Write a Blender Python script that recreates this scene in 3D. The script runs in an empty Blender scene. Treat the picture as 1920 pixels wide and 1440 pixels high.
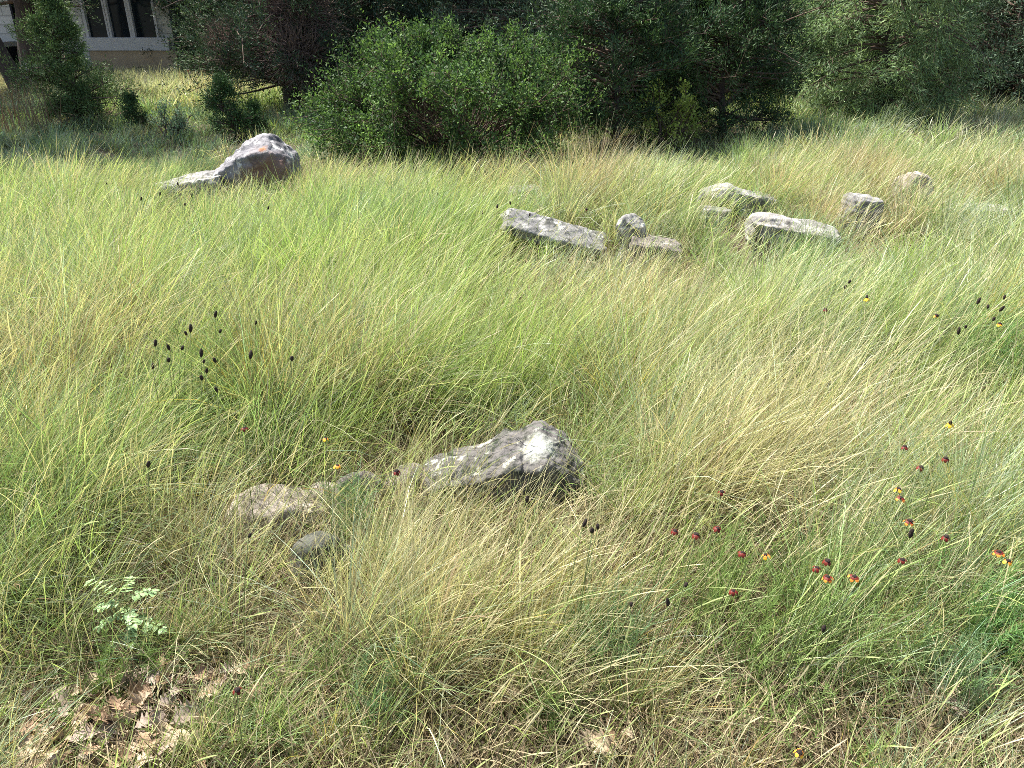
import bpy, bmesh, math, random
import numpy as np
from mathutils import Vector, noise as mnoise
R = math.radians
random.seed(5)
rng = np.random.default_rng(11)
S = bpy.context.scene
COL = S.collection

# ------------------------------------------------------------------ camera, sky, sun
PITCH, CAMH, FPX = R(26), 1.6, 1450.0
cam_d = bpy.data.cameras.new("camera")
cam_d.sensor_width = 36; cam_d.lens = FPX/1920*36
cam_d.clip_start = 0.05; cam_d.clip_end = 600
cam = bpy.data.objects.new("camera", cam_d); COL.objects.link(cam)
cam.location = (0, 0, CAMH); cam.rotation_euler = (R(90)-PITCH, 0, 0)
S.camera = cam

SUN_EL, SUN_AZ = R(59), R(-50)          # azimuth from +Y, negative to the left
sd = Vector((math.sin(SUN_AZ)*math.cos(SUN_EL), math.cos(SUN_AZ)*math.cos(SUN_EL), math.sin(SUN_EL)))
W = bpy.data.worlds.new("World"); S.world = W; W.use_nodes = True
nt = W.node_tree
sky = nt.nodes.new("ShaderNodeTexSky"); sky.sky_type = 'NISHITA'; sky.sun_disc = False
sky.sun_elevation = SUN_EL; sky.sun_rotation = SUN_AZ
sky.air_density = 1.0; sky.dust_density = 3.0; sky.ozone_density = 1.0
bg = nt.nodes["Background"]; bg.inputs[1].default_value = 0.10
nt.links.new(sky.outputs[0], bg.inputs[0])
sl = bpy.data.lights.new("sun", 'SUN'); sl.energy = 5.0; sl.angle = R(1.5); sl.color = (1, .965, .91)
so = bpy.data.objects.new("sun", sl); COL.objects.link(so)
so.rotation_euler = sd.to_track_quat('Z', 'Y').to_euler(); so.location = (-5, 10, 20)
S.view_settings.view_transform = 'Standard'; S.view_settings.look = 'None'
S.view_settings.gamma = 1; S.view_settings.use_curve_mapping = False
S.view_settings.exposure = 1.42
S.render.engine = 'CYCLES'
S.cycles.max_bounces = 6; S.cycles.diffuse_bounces = 4; S.cycles.transmission_bounces = 4
S.cycles.use_denoising = False
S.render.filter_size = .85
S.cycles.filter_width = .85

# ------------------------------------------------------------------ helpers
CP, SP = math.cos(PITCH), math.sin(PITCH)
def gh(x, y):                                    # height of the ground
    x = np.asarray(x, float); y = np.asarray(y, float)
    h = .035*np.sin(x*1.3+.5)*np.sin(y*1.1+1) + .02*np.sin(x*3.1)*np.cos(y*2.7)
    h = h*np.clip(y/3, 0, 1)
    h = h + .10*np.exp(-((x-6.5)/3.2)**2-((y-10.8)/2.2)**2)
    return h
def up(px, py, h=0.0):                           # point of the photo -> place h metres above the ground
    a = (px-960)/FPX; b = (720-py)/FPX
    d = Vector((a, CP+b*SP, -SP+b*CP)); z = h
    for _ in range(6):
        t = (z-CAMH)/d.z
        x, y = d.x*t, d.y*t
        z = h+float(gh(x, y))
    return Vector((x, y, z))
def atd(px, Y, z=None):                          # column of the photo at distance Y
    z0 = 0.3 if z is None else z
    dep = Y*CP+(CAMH-z0)*SP
    return (px-960)/FPX*dep
def project(x, y, z):
    dep = y*CP+(CAMH-z)*SP
    v = y*SP-(CAMH-z)*CP
    dep = np.maximum(dep, .05)
    return 960+FPX*x/dep, 720-FPX*v/dep

def tag(o, label=None, cat=None, group=None, kind=None):
    if label: o['label'] = label
    if cat: o['category'] = cat
    if group: o['group'] = group
    if kind: o['kind'] = kind
    return o
def empty(name, loc, label=None, cat=None, group=None, rz=0):
    o = bpy.data.objects.new(name, None); COL.objects.link(o)
    o.location = loc; o.rotation_euler = (0, 0, rz); o.empty_display_size = .1
    return tag(o, label, cat, group)
def link(name, me, parent=None, mat=None, loc=None):
    o = bpy.data.objects.new(name, me); COL.objects.link(o)
    if parent: o.parent = parent
    if mat and not me.materials: me.materials.append(mat)
    if loc is not None: o.location = loc
    return o
def npmesh(name, V, F, C=None, smooth=False):
    """V (n,3), F (m,k) equal-sized faces, C (n,3) colours"""
    me = bpy.data.meshes.new(name)
    V = np.ascontiguousarray(V, dtype=np.float32); F = np.ascontiguousarray(F, dtype=np.int32)
    m, k = F.shape
    me.vertices.add(len(V)); me.vertices.foreach_set("co", V.ravel())
    me.loops.add(m*k); me.loops.foreach_set("vertex_index", F.ravel())
    me.polygons.add(m)
    me.polygons.foreach_set("loop_start", np.arange(0, m*k, k, dtype=np.int32))
    me.polygons.foreach_set("loop_total", np.full(m, k, dtype=np.int32))
    if smooth: me.polygons.foreach_set("use_smooth", np.ones(m, dtype=bool))
    if C is not None:
        ca = me.color_attributes.new("tint", 'FLOAT_COLOR', 'POINT')
        c4 = np.ones((len(V), 4), np.float32); c4[:, :3] = C
        ca.data.foreach_set("color", c4.ravel())
    me.update(calc_edges=True)
    return me
def norm(v): return v/np.maximum(np.linalg.norm(v, axis=-1, keepdims=True), 1e-9)

# ------------------------------------------------------------------ materials
def newmat(name):
    m = bpy.data.materials.new(name); m.use_nodes = True
    n = m.node_tree; b = n.nodes["Principled BSDF"]
    return m, n, b
def leafmat(name, trans=.35, rough=.5, spec=.35, tr_tint=(1.05, 1.12, .72)):
    m, n, b = newmat(name)
    at = n.nodes.new("ShaderNodeAttribute"); at.attribute_name = "tint"
    n.links.new(at.outputs[0], b.inputs["Base Color"])
    b.inputs["Roughness"].default_value = rough
    b.inputs["Specular IOR Level"].default_value = spec
    t = n.nodes.new("ShaderNodeBsdfTranslucent")
    mx = n.nodes.new("ShaderNodeMix"); mx.data_type = 'RGBA'; mx.blend_type = 'MULTIPLY'
    mx.inputs[0].default_value = 1; mx.inputs[7].default_value = (*tr_tint, 1)
    n.links.new(at.outputs[0], mx.inputs[6]); n.links.new(mx.outputs[2], t.inputs[0])
    ms = n.nodes.new("ShaderNodeMixShader"); ms.inputs[0].default_value = trans
    n.links.new(b.outputs[0], ms.inputs[1]); n.links.new(t.outputs[0], ms.inputs[2])
    n.links.new(ms.outputs[0], n.nodes["Material Output"].inputs[0])
    return m
M_grass = leafmat("grass_blade", .38, .45, .4)
M_litter = leafmat("dry_litter", .15, .8, .15, (1.1, .9, .6))
M_leaf = leafmat("tree_leaf", .35, .62, .18)
M_juni = leafmat("juniper_spray", .12, .65, .2)

def nmat(name, stops, scale=5, rough=.85, bump=.4, detail=10, bscale=None, bdist=.02, coords='Object', stretch=None, spec=.3):
    m, n, b = newmat(name)
    tc = n.nodes.new("ShaderNodeTexCoord"); src = tc.outputs[coords]
    if stretch:
        mp = n.nodes.new("ShaderNodeMapping"); mp.inputs['Scale'].default_value = stretch
        n.links.new(src, mp.inputs[0]); src = mp.outputs[0]
    nz = n.nodes.new("ShaderNodeTexNoise"); nz.inputs['Scale'].default_value = scale
    nz.inputs['Detail'].default_value = detail; nz.inputs['Roughness'].default_value = .65
    n.links.new(src, nz.inputs['Vector'])
    cr = n.nodes.new("ShaderNodeValToRGB"); e = cr.color_ramp.elements
    while len(e) < len(stops): e.new(.5)
    for k, (p, c) in enumerate(stops): e[k].position = p; e[k].color = (*c, 1)
    n.links.new(nz.outputs[0], cr.inputs[0]); n.links.new(cr.outputs[0], b.inputs['Base Color'])
    b.inputs['Roughness'].default_value = rough; b.inputs['Specular IOR Level'].default_value = spec
    if bump:
        n2 = n.nodes.new("ShaderNodeTexNoise"); n2.inputs['Scale'].default_value = bscale or scale*4
        n2.inputs['Detail'].default_value = 8; n.links.new(src, n2.inputs['Vector'])
        bp = n.nodes.new("ShaderNodeBump"); bp.inputs['Strength'].default_value = bump; bp.inputs['Distance'].default_value = bdist
        n.links.new(n2.outputs[0], bp.inputs['Height']); n.links.new(bp.outputs[0], b.inputs['Normal'])
    return m
M_bark = nmat("bark", [(.3, (.03, .022, .02)), (.55, (.075, .055, .045)), (.8, (.14, .11, .09))], 6, .95, .8, stretch=(3, 3, .6), bscale=18)
M_twig = nmat("twig_bark", [(.3, (.06, .04, .03)), (.7, (.17, .12, .09))], 20, .95, 0)
M_dead = nmat("dead_twig", [(.3, (.12, .08, .065)), (.7, (.28, .20, .16))], 25, .95, 0)
M_soil = nmat("soil", [(.3, (.035, .026, .018)), (.5, (.08, .06, .038)), (.75, (.16, .125, .08))], 9, .95, .8, bscale=40, bdist=.03)

def rockmat(name, base, dark, pale, pale_amt=.5, extra=None, scale=9):
    """lichened stone: base, dark algae blotches, pale crust, optional (colour, object-space centre, radius) stains"""
    m, n, b = newmat(name); L = n.links
    tc = n.nodes.new("ShaderNodeTexCoord"); src = tc.outputs['Object']
    def noise(sc, det=8, off=0):
        mp = n.nodes.new("ShaderNodeMapping"); mp.inputs['Location'].default_value = (off, off*.7, off*.3)
        L.new(src, mp.inputs[0])
        z = n.nodes.new("ShaderNodeTexNoise"); z.inputs['Scale'].default_value = sc; z.inputs['Detail'].default_value = det
        z.inputs['Roughness'].default_value = .68; L.new(mp.outputs[0], z.inputs['Vector']); return z.outputs[0]
    def ramp(s, a, c):
        r = n.nodes.new("ShaderNodeMapRange"); r.inputs[1].default_value = a; r.inputs[2].default_value = c
        L.new(s, r.inputs[0]); return r.outputs[0]
    def mix(f, c1, c2):
        x = n.nodes.new("ShaderNodeMix"); x.data_type = 'RGBA'; L.new(f, x.inputs[0])
        for i, c in ((6, c1), (7, c2)):
            if isinstance(c, tuple): x.inputs[i].default_value = (*c, 1)
            else: L.new(c, x.inputs[i])
        return x.outputs[2]
    c = mix(ramp(noise(scale*.6), .35, .7), base, tuple(k*.62 for k in base))
    c = mix(ramp(noise(scale*1.2, 8, 3), .50, .62), c, dark)
    c = mix(ramp(noise(scale*1.0, 9, 7), .66-.3*pale_amt, .74-.3*pale_amt), c, pale)
    c = mix(ramp(noise(scale*7, 4, 1), .60, .72), c, tuple(k*.5 for k in base))
    for (col, cen, rad) in (extra or []):
        vd = n.nodes.new("ShaderNodeVectorMath"); vd.operation = 'DISTANCE'
        ad = n.nodes.new("ShaderNodeVectorMath"); ad.operation = 'ADD'
        sc = n.nodes.new("ShaderNodeVectorMath"); sc.operation = 'SCALE'; sc.inputs['Scale'].default_value = rad*1.2
        nz = n.nodes.new("ShaderNodeTexNoise"); nz.inputs['Scale'].default_value = 3.0/rad*.6; nz.inputs['Detail'].default_value = 8
        L.new(src, nz.inputs['Vector']); L.new(nz.outputs[1], sc.inputs[0]); L.new(src, ad.inputs[0]); L.new(sc.outputs[0], ad.inputs[1])
        L.new(ad.outputs[0], vd.inputs[0]); vd.inputs[1].default_value = tuple(k+rad*.6 for k in cen)
        f = ramp(vd.outputs['Value'], rad*1.15, rad*.55)
        c = mix(f, c, col)
    L.new(c, b.inputs['Base Color']); b.inputs['Roughness'].default_value = .92; b.inputs['Specular IOR Level'].default_value = .2
    bp = n.nodes.new("ShaderNodeBump"); bp.inputs['Strength'].default_value = .9; bp.inputs['Distance'].default_value = .012
    L.new(noise(scale*4, 10, 5), bp.inputs['Height']); L.new(bp.outputs[0], b.inputs['Normal'])
    return m
GREY, DRK, PALE = (.30, .29, .28), (.07, .075, .06), (.66, .67, .60)

# ------------------------------------------------------------------ ground
def build_ground():
    xs = np.concatenate([-np.geomspace(300, 16, 14), np.linspace(-15, 15, 151), np.geomspace(16, 300, 14)])
    ys = np.concatenate([np.linspace(-6, 30, 181), np.geomspace(31, 500, 16)])
    X, Y = np.meshgrid(xs, ys); Z = gh(X, Y)
    Z = Z+np.where(np.abs(X) < 15, rng.normal(0, .006, X.shape), 0)*(Y < 30)
    V = np.stack([X, Y, Z], -1).reshape(-1, 3)
    nx, ny = len(xs), len(ys); i = np.arange(nx*ny).reshape(ny, nx)
    F = np.stack([i[:-1, :-1], i[:-1, 1:], i[1:, 1:], i[1:, :-1]], -1).reshape(-1, 4)
    tag(link("ground", npmesh("ground", V, F, smooth=True), mat=M_soil), kind='structure')
build_ground()

# ------------------------------------------------------------------ rocks
def poly_lump(c, r, seed, rz=0, tilt=0, nplanes=10, flat=.75):
    """points of an angular lump: centre, half-sizes"""
    rn = random.Random(seed)
    bm = bmesh.new(); bmesh.ops.create_icosphere(bm, subdivisions=5, radius=1)
    P = []
    for i in range(nplanes):
        v = Vector((rn.gauss(0, 1), rn.gauss(0, 1), rn.gauss(0, 1))).normalized(); P.append((v, rn.uniform(flat, 1.0)))
    for v in bm.verts:
        d = v.co.normalized(); m = 1.08
        for (nn, k) in P:
            q = nn.dot(d)
            if q > .05: m = min(m, k/q)
        v.co = d*m
        v.co = Vector((v.co.x*r[0], v.co.y*r[1], v.co.z*r[2]))
        if tilt: 
            ct, st = math.cos(tilt), math.sin(tilt); v.co = Vector((v.co.x*ct+v.co.z*st, v.co.y, -v.co.x*st+v.co.z*ct))
        cz, sz = math.cos(rz), math.sin(rz)
        v.co = Vector((v.co.x*cz-v.co.y*sz+c[0], v.co.x*sz+v.co.y*cz+c[1], v.co.z+c[2]))
    return bm
def box_lump(c, r, seed, rz=0, tilt=0, roll=0):
    """weathered slab"""
    rn = random.Random(seed)
    bm = bmesh.new(); bmesh.ops.create_cube(bm, size=2)
    bmesh.ops.subdivide_edges(bm, edges=bm.edges[:], cuts=3, use_grid_fill=True)
    for v in bm.verts:
        k = sum(abs(abs(q)-1) < .01 for q in v.co)
        f = {3: .9, 2: .96, 1: 1, 0: 1}[k]
        v.co = v.co*f+Vector((rn.gauss(0, .05), rn.gauss(0, .05), rn.gauss(0, .08)))
        p = Vector((v.co.x*r[0], v.co.y*r[1], v.co.z*r[2]))
        cr_, sr = math.cos(roll), math.sin(roll); p = Vector((p.x, p.y*cr_-p.z*sr, p.y*sr+p.z*cr_))
        ct, st = math.cos(tilt), math.sin(tilt); p = Vector((p.x*ct+p.z*st, p.y, -p.x*st+p.z*ct))
        cz, sz = math.cos(rz), math.sin(rz); v.co = Vector((p.x*cz-p.y*sz+c[0], p.x*sz+p.y*cz+c[1], p.z+c[2]))
    return bm
def hull_lump(prof, d, seed, c=(0, 0, 0), rz=0, jit=.03):
    """angular stone from an outline (x, z) given front, middle and back"""
    rn = random.Random(seed); bm = bmesh.new()
    for (x, z) in prof:
        for (y, k) in ((-d*rn.uniform(.8, 1.1), .80), (-d*.5, .93), (0, 1), (d*.8, .86)):
            x2 = x*(.92+.08*k)+rn.gauss(0, jit)*d; z2 = z*k+rn.gauss(0, jit)*d
            cz, sz = math.cos(rz), math.sin(rz); bm.verts.new((x2*cz-y*sz+c[0], x2*sz+y*cz+c[1], z2+c[2]))
    r = bmesh.ops.convex_hull(bm, input=bm.verts[:])
    bmesh.ops.delete(bm, geom=[g for g in r['geom_interior'] if isinstance(g, bmesh.types.BMVert)], context='VERTS')
    bmesh.ops.triangulate(bm, faces=bm.faces[:])
    return bm
ROCKS = []        # (x, y, r, h) keeps grass from growing through the stones
def rock(loc, lumps, mat, label, voxel=.012, amp=.02, fs=6, cat='rock', strata=0):
    me = bpy.data.meshes.new("rock"); acc = bmesh.new()
    co = [v.co for b in lumps for v in b.verts]; zm = min(c.z for c in co)
    if zm > -.03:                                # a foot that roots the slab in the ground
        x0, x1 = min(c.x for c in co), max(c.x for c in co); y0, y1 = min(c.y for c in co), max(c.y for c in co); zt = max(c.z for c in co)
        lumps.append(poly_lump(((x0+x1)/2, (y0+y1)/2, 0), ((x1-x0)*.42, (y1-y0)*.42, max(zm+.05, zt*.6)), int(loc[0]*100) % 997, 0, .05))
    for b in lumps:
        t = bpy.data.meshes.new("t"); b.to_mesh(t); b.free(); acc.from_mesh(t); bpy.data.meshes.remove(t)
    acc.to_mesh(me); acc.free()
    o = bpy.data.objects.new("rock", me); COL.objects.link(o)
    md = o.modifiers.new("r", 'REMESH'); md.mode = 'VOXEL'; md.voxel_size = voxel; md.use_smooth_shade = True
    s2 = o.modifiers.new("s", 'SMOOTH'); s2.iterations = 3; s2.factor = .5
    dg = bpy.context.evaluated_depsgraph_get()
    m2 = bpy.data.meshes.new_from_object(o.evaluated_get(dg)); o.modifiers.clear(); o.data = m2; bpy.data.meshes.remove(me)
    m2.name = "rock"
    off = Vector((loc[0]*3.1, loc[1]*1.7, 0))
    nn = [v.normal.copy() for v in m2.vertices]
    for v, n_ in zip(m2.vertices, nn):
        p = v.co
        a = mnoise.ridged_multi_fractal((p+off)*fs, .9, 2.1, 6, 1.0, 2.0)-1.0
        b_ = mnoise.fractal((p+off)*fs*4, 1, 2, 4)
        s_ = mnoise.noise(Vector((p.x*3, p.y*3, p.z*70)))*strata if strata else 0
        v.co = p+n_*(amp*a*.6+amp*.35*b_+s_)
    m2.materials.clear(); m2.materials.append(mat)
    for p in m2.polygons: p.use_smooth = True
    o.location = loc
    tag(o, label, cat)
    return o

M_r1 = rockmat("lichened_limestone", (.155, .145, .135), (.035, .04, .03), (.60, .61, .53), .31, scale=13,
    extra=[((.44, .45, .39), (.105, -.06, .225), .06)])
M_r1b = rockmat("mauve_limestone", (.23, .20, .185), (.08, .075, .065), (.42, .40, .34), .30, scale=12)
M_r1c = rockmat("pinkish_limestone", (.36, .31, .26), (.14, .12, .09), (.56, .51, .43), .42, scale=10)
M_r1d = rockmat("mossy_dark_stone", (.13, .13, .11), (.04, .045, .035), (.32, .32, .27), .3, scale=12)
M_r2 = rockmat("grey_boulder_stone", (.27, .26, .27), (.075, .075, .08), (.58, .57, .54), .38, scale=8,
    extra=[((.17, .105, .08), (.22, -.27, .20), .30), ((.17, .105, .08), (.05, -.27, .10), .16), ((.34, .15, .07), (.19, -.20, .53), .05)])
M_r3 = rockmat("weathered_slab", (.29, .28, .265), (.09, .09, .08), (.55, .54, .50), .36, scale=10)
M_r3b = rockmat("tan_stained_slab", (.32, .30, .28), (.10, .09, .08), (.56, .54, .49), .34, scale=10,
    extra=[((.36, .22, .13), (-.12, -.16, .03), .15)])

LOWR = []
def rk(px, py, hw=.2, k=.35, h=0):                      # base point of a rock from the foot it has in the photo
    p = up(px, py, h); ROCKS.append((p.x, p.y)); 
    LOWR.append((p.x, p.y, hw, k)); return p
# front boulder: ridge from left (low) to the right (high peak)
p = rk(955, 925, .38, .5)
rock((p.x, p.y, float(gh(p.x, p.y))), [
    hull_lump([(-.33, -.1), (-.31, .10), (-.22, .15), (-.08, .17), (.02, .12), (.05, -.1)], .13, 3),
    hull_lump([(-.16, -.1), (-.10, .17), (-.02, .235), (.04, .235), (.10, .1), (.1, -.1)], .15, 4),
    hull_lump([(-.02, -.1), (.02, .19), (.09, .262), (.125, .262), (.20, .20), (.26, .13), (.30, -.1)], .16, 5, (0, .02, 0)),
    poly_lump((.06, -.10, .02), (.10, .08, .10), 9)],
    M_r1, "large lichen-spotted limestone boulder with white peak half buried in the foreground grass", .005, .014, 10)
p = rk(765, 925, .12, .7)
rock(p, [poly_lump((0, 0, .02), (.085, .07, .10), 21, .2)], M_r1b, "small mauve grey stone just left of the large foreground boulder", .006, .01, 10)
p = rk(672, 945, .14, .7)
rock(p, [poly_lump((0, 0, .02), (.09, .06, .105), 24, .5)], M_r1b, "small rounded stone furthest left in the broken row beside the foreground boulder", .006, .01, 10)
p = rk(530, 985, .17, .8)
rock(p, [poly_lump((0, 0, .02), (.17, .11, .12), 31, .1, .2), poly_lump((.14, .08, .0), (.12, .09, .10), 32, .1, .2)], M_r1c, "pale pinkish stone mostly covered by straw left of the foreground boulder", .007, .01, 8)
p = rk(600, 1085, .13, .6)
rock(p, [poly_lump((0, 0, .05), (.085, .065, .11), 33, .2, .15, 9, .65), poly_lump((.07, .03, .0), (.07, .06, .09), 35, .2, .15, 9, .65)], M_r1d, "dark mossy green stone sunk in straw below the pinkish stone", .006, .008, 9)
# far-left boulder
p = rk(478, 366, .62, .6)
rock(p-Vector((0, 0, .05)), [hull_lump([(-.54, -.1), (-.50, .15), (-.28, .33), (-.10, .47), (.08, .48), (.1, -.1)], .26, 41),
         hull_lump([(-.16, -.1), (-.14, .40), (-.04, .53), (.05, .54), (.16, .59), (.24, .59), (.34, .52), (.40, .40), (.41, -.1)], .30, 44, (0, .05, 0))],
    M_r2, "big grey boulder with reddish brown face and orange lichen near the shrub", .016, .035, 5)
p = rk(355, 380, .35, .75)
rock(p, [box_lump((0, .1, .08), (.30, .2, .12), 49, .2, -.15)], M_r3, "low pale flat rock at the left foot of the big grey boulder", .012, .012, 7, strata=.006)
# middle group
p = rk(1040, 480, .5, .48)
rock(p, [box_lump((0, 0, .16), (.38, .11, .045), 51, .05, .28, .5), poly_lump((.05, .0, .03), (.12, .1, .12), 52)],
    M_r3, "long sloping pale stone slab left of the middle rock group", .01, .008, 9, strata=.003)
p = rk(1180, 482, .2, .42)
rock(p, [poly_lump((0, 0, .17), (.10, .085, .13), 55, .2, -.2, 9, .7)], M_r3, "small pale pointed stone with black underside between two slabs", .008, .012, 9)
p = rk(1225, 492, .22, .45)
rock(p, [box_lump((0, 0, .10), (.17, .09, .055), 57, -.1, .1, .2)], M_r1b, "small dark grey slab with rusty top beside the pale pointed stone", .008, .012, 9)
p = rk(1372, 408, .45, .55)
rock(p, [poly_lump((-.12, 0, .16), (.2, .15, .12), 61, 0, .05, 12, .8), box_lump((.13, 0, .13), (.24, .12, .08), 62, -.1, .18)],
    M_r3, "low grey white rock behind the long tan stained slab", .012, .012, 7, strata=.006)
p = rk(1335, 425)
rock(p, [box_lump((0, 0, .1), (.12, .08, .05), 64, .1, .1)], M_r3, "tiny pale flat stone below the left end of the low rear rock", .01, .01, 8)
p = rk(1478, 484, .5, .55)
rock(p, [box_lump((0, 0, .16), (.31, .11, .09), 66, -.12, .16, .25)], M_r3b, "long log-shaped grey slab with a tan stain at its left end", .01, .009, 8, strata=.004)
p = rk(1602, 450, .25, .55)
rock(p, [box_lump((0, 0, .19), (.125, .11, .15), 71, .15, .03, .1)], M_r3, "squarish grey block just right of the long slab", .01, .009, 8, strata=.006)
p = rk(1702, 408, .3, .7)
rock(p, [poly_lump((0, 0, .16), (.18, .16, .22), 77, 0, -.3, 8, .65)], M_r1c, "pointed pale tan rock behind the squarish block", .012, .02, 7)
p = rk(1828, 426, .3, .5)
rock(p, [box_lump((0, 0, .12), (.22, .14, .05), 81, 0, .02)], M_r3, "flat pale stone alone near the right edge", .012, .012, 7)
p = rk(985, 392, .2, .8)
rock(p, [box_lump((0, 0, .14), (.15, .12, .045), 83, 0, -.05)], M_r3, "thin pale stone nearly hidden in grass behind the long sloping slab", .012, .012, 7)

# ------------------------------------------------------------------ grass
G = dict(green=(.175, .275, .095), lime=(.28, .395, .10), blue=(.17, .28, .17), grey=(.34, .40, .28),
         straw=(.50, .45, .25), tan=(.46, .345, .22), pale=(.52, .50, .34), gold=(.38, .30, .09), brown=(.17, .115, .07))
KEYS = list(G); GC = np.array([G[k] for k in KEYS])
BASEP = dict(green=.36, lime=.17, blue=.11, grey=.16, straw=.09, tan=.02, pale=.06, gold=.02, brown=.01)
BP = np.array([BASEP[k] for k in KEYS])
# patches of differing growth, a few carrying sun or shade as grass colour: photo column, row of the blades' middle, half width, half height, kind, weight
PATCH = [
 (1110, 525, 90, 40, 'tan', 1.6), (1175, 610, 70, 40, 'tan', 1.3), (570, 620, 70, 50, 'gold', 1.5), (690, 655, 60, 40, 'tan', 1.2),
 (1330, 620, 90, 40, 'straw', .8), (1480, 720, 170, 60, 'pale', 1.4), (1400, 820, 200, 60, 'straw', 1.5), (1290, 900, 200, 60, 'straw', 1.8),
 (1010, 900, 120, 60, 'straw', 1.0), (760, 1000, 240, 60, 'straw', 1.7), (300, 880, 200, 60, 'straw', 1.5), (470, 960, 130, 60, 'pale', 1.6), (400, 1080, 120, 80, 'straw', 1.8),
 (820, 1100, 200, 60, 'straw', 1.5), (1050, 1000, 200, 60, 'straw', 1.6), (60, 700, 90, 60, 'tan', .9), (130, 790, 130, 50, 'gold', .9),
 (540, 840, 60, 50, 'gold', 1.4), (1560, 1000, 150, 60, 'straw', .9), (940, 320, 70, 16, 'tan', 1.6), (1150, 345, 45, 16, 'tan', 1.5), (1240, 320, 40, 12, 'tan', 1.0),
 (1700, 410, 70, 35, 'tan', 2.4), (1620, 335, 60, 22, 'tan', 1.7), (1460, 345, 50, 15, 'tan', .9), (1850, 340, 50, 20, 'tan', .9), (730, 325, 40, 14, 'tan', 1.5), (500, 325, 70, 12, 'tan', 1.6), (600, 350, 70, 18, 'tan', .6),
 (780, 300, 200, 14, 'pale', 1.3), (400, 345, 90, 14, 'pale', 1.0), (1020, 440, 20, 18, 'brown', 2), (1600, 470, 60, 20, 'grey', 1.2),
 (600, 530, 130, 50, 'lime', 1.6), (680, 760, 60, 60, 'lime', 1.5), (120, 1040, 110, 60, 'lime', 1.6), (480, 400, 160, 30, 'lime', 1.0), (90, 380, 110, 30, 'lime', 1.2), (870, 470, 110, 50, 'lime', 1.3),
 (980, 690, 120, 60, 'lime', .9), (1440, 560, 80, 50, 'lime', 1.2), (880, 660, 90, 50, 'lime', .9), (230, 500, 130, 40, 'lime', .9), (1730, 730, 90, 60, 'lime', 1.3), (1550, 350, 200, 20, 'lime', .6),
 (380, 720, 90, 50, 'green', 1.5), (950, 760, 70, 40, 'blue', 1.6), (1290, 780, 70, 50, 'grey', 1.8), (1850, 660, 90, 45, 'blue', 2.0), (1860, 1180, 90, 70, 'blue', 2.2), (640, 950, 45, 35, 'blue', 1.8),
 (200, 1180, 120, 50, 'green', 1.2), (560, 1230, 150, 60, 'green', 2.0), (1400, 1150, 200, 60, 'green', 1.3), (1650, 1100, 180, 80, 'green', 1.2), (1300, 1080, 60, 50, 'blue', 1.0), (1100, 1160, 80, 50, 'green', 1.0),
 (350, 1400, 160, 30, 'green', 1.0), (1820, 1350, 120, 60, 'grey', 1.6), (1300, 1400, 300, 30, 'brown', .8), (850, 1390, 250, 40, 'tan', .9), (540, 470, 60, 25, 'grey', .9), (580, 500, 30, 20, 'blue', 1.0),
 (1160, 410, 50, 15, 'grey', 1.4), (700, 250, 600, 20, 'green', .8), (100, 250, 180, 35, 'blue', 1.6), (330, 225, 130, 22, 'green', 1.6), (300, 155, 200, 26, 'pale', 3.0), (330, 165, 150, 18, 'straw', 2.0), (380, 165, 100, 12, 'tan', 1.0), (20, 165, 50, 15, 'tan', 2.2),  # far left lawn: sunshine put in as pale tones, shade as blue and green
 (480, 190, 120, 12, 'lime', 1.5), (1560, 255, 90, 12, 'blue', 1.6), (1600, 205, 110, 14, 'lime', .9), (1850, 260, 90, 30, 'pale', .9), (1700, 235, 60, 10, 'grey', 1.2), (1350, 265, 60, 8, 'brown', 1.5),
 (400, 270, 260, 45, 'blue', 1.6), (60, 300, 150, 30, 'grey', .8), (1760, 500, 160, 50, 'grey', 1.4), (1500, 560, 100, 40, 'grey', .9), (1900, 440, 60, 40, 'grey', 1.2), (1750, 900, 150, 80, 'grey', 1.3), (1100, 760, 120, 60, 'grey', 1.0), (1650, 620, 130, 50, 'grey', 1.0), (430, 540, 90, 30, 'grey', 1.3), (760, 620, 70, 40, 'grey', 1.0), (260, 640, 50, 50, 'tan', .8), (950, 1200, 120, 50, 'gold', .6), (700, 1180, 120, 40, 'blue', .8), (1500, 880, 100, 50, 'tan', .8), (1650, 760, 60, 50, 'tan', .8), (860, 780, 60, 30, 'gold', 1.0), (60, 900, 100, 50, 'green', 1.0), (1180, 830, 60, 50, 'green', 1.2), (110, 450, 80, 25, 'pale', .8), (1200, 480, 80, 25, 'grey', .8), (330, 420, 90, 20, 'pale', .6),  # the blue entry paints lawn shade at left into the grass colour
]
# photo rows -> height of the growth
HY = np.array([120, 190, 262, 320, 365, 398, 440, 520, 600, 750, 900, 1050, 1150, 1250, 1330, 1440, 1700])
HH = np.array([.26, .26, .17, .17, .22, .40, .40, .42, .44, .44, .40, .38, .35, .31, .26, .20, .15])
HR = np.array([.22, .26, .26, .30, .36, .40, .40, .42, .44, .44, .40, .38, .35, .31, .26, .20, .15])
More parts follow.
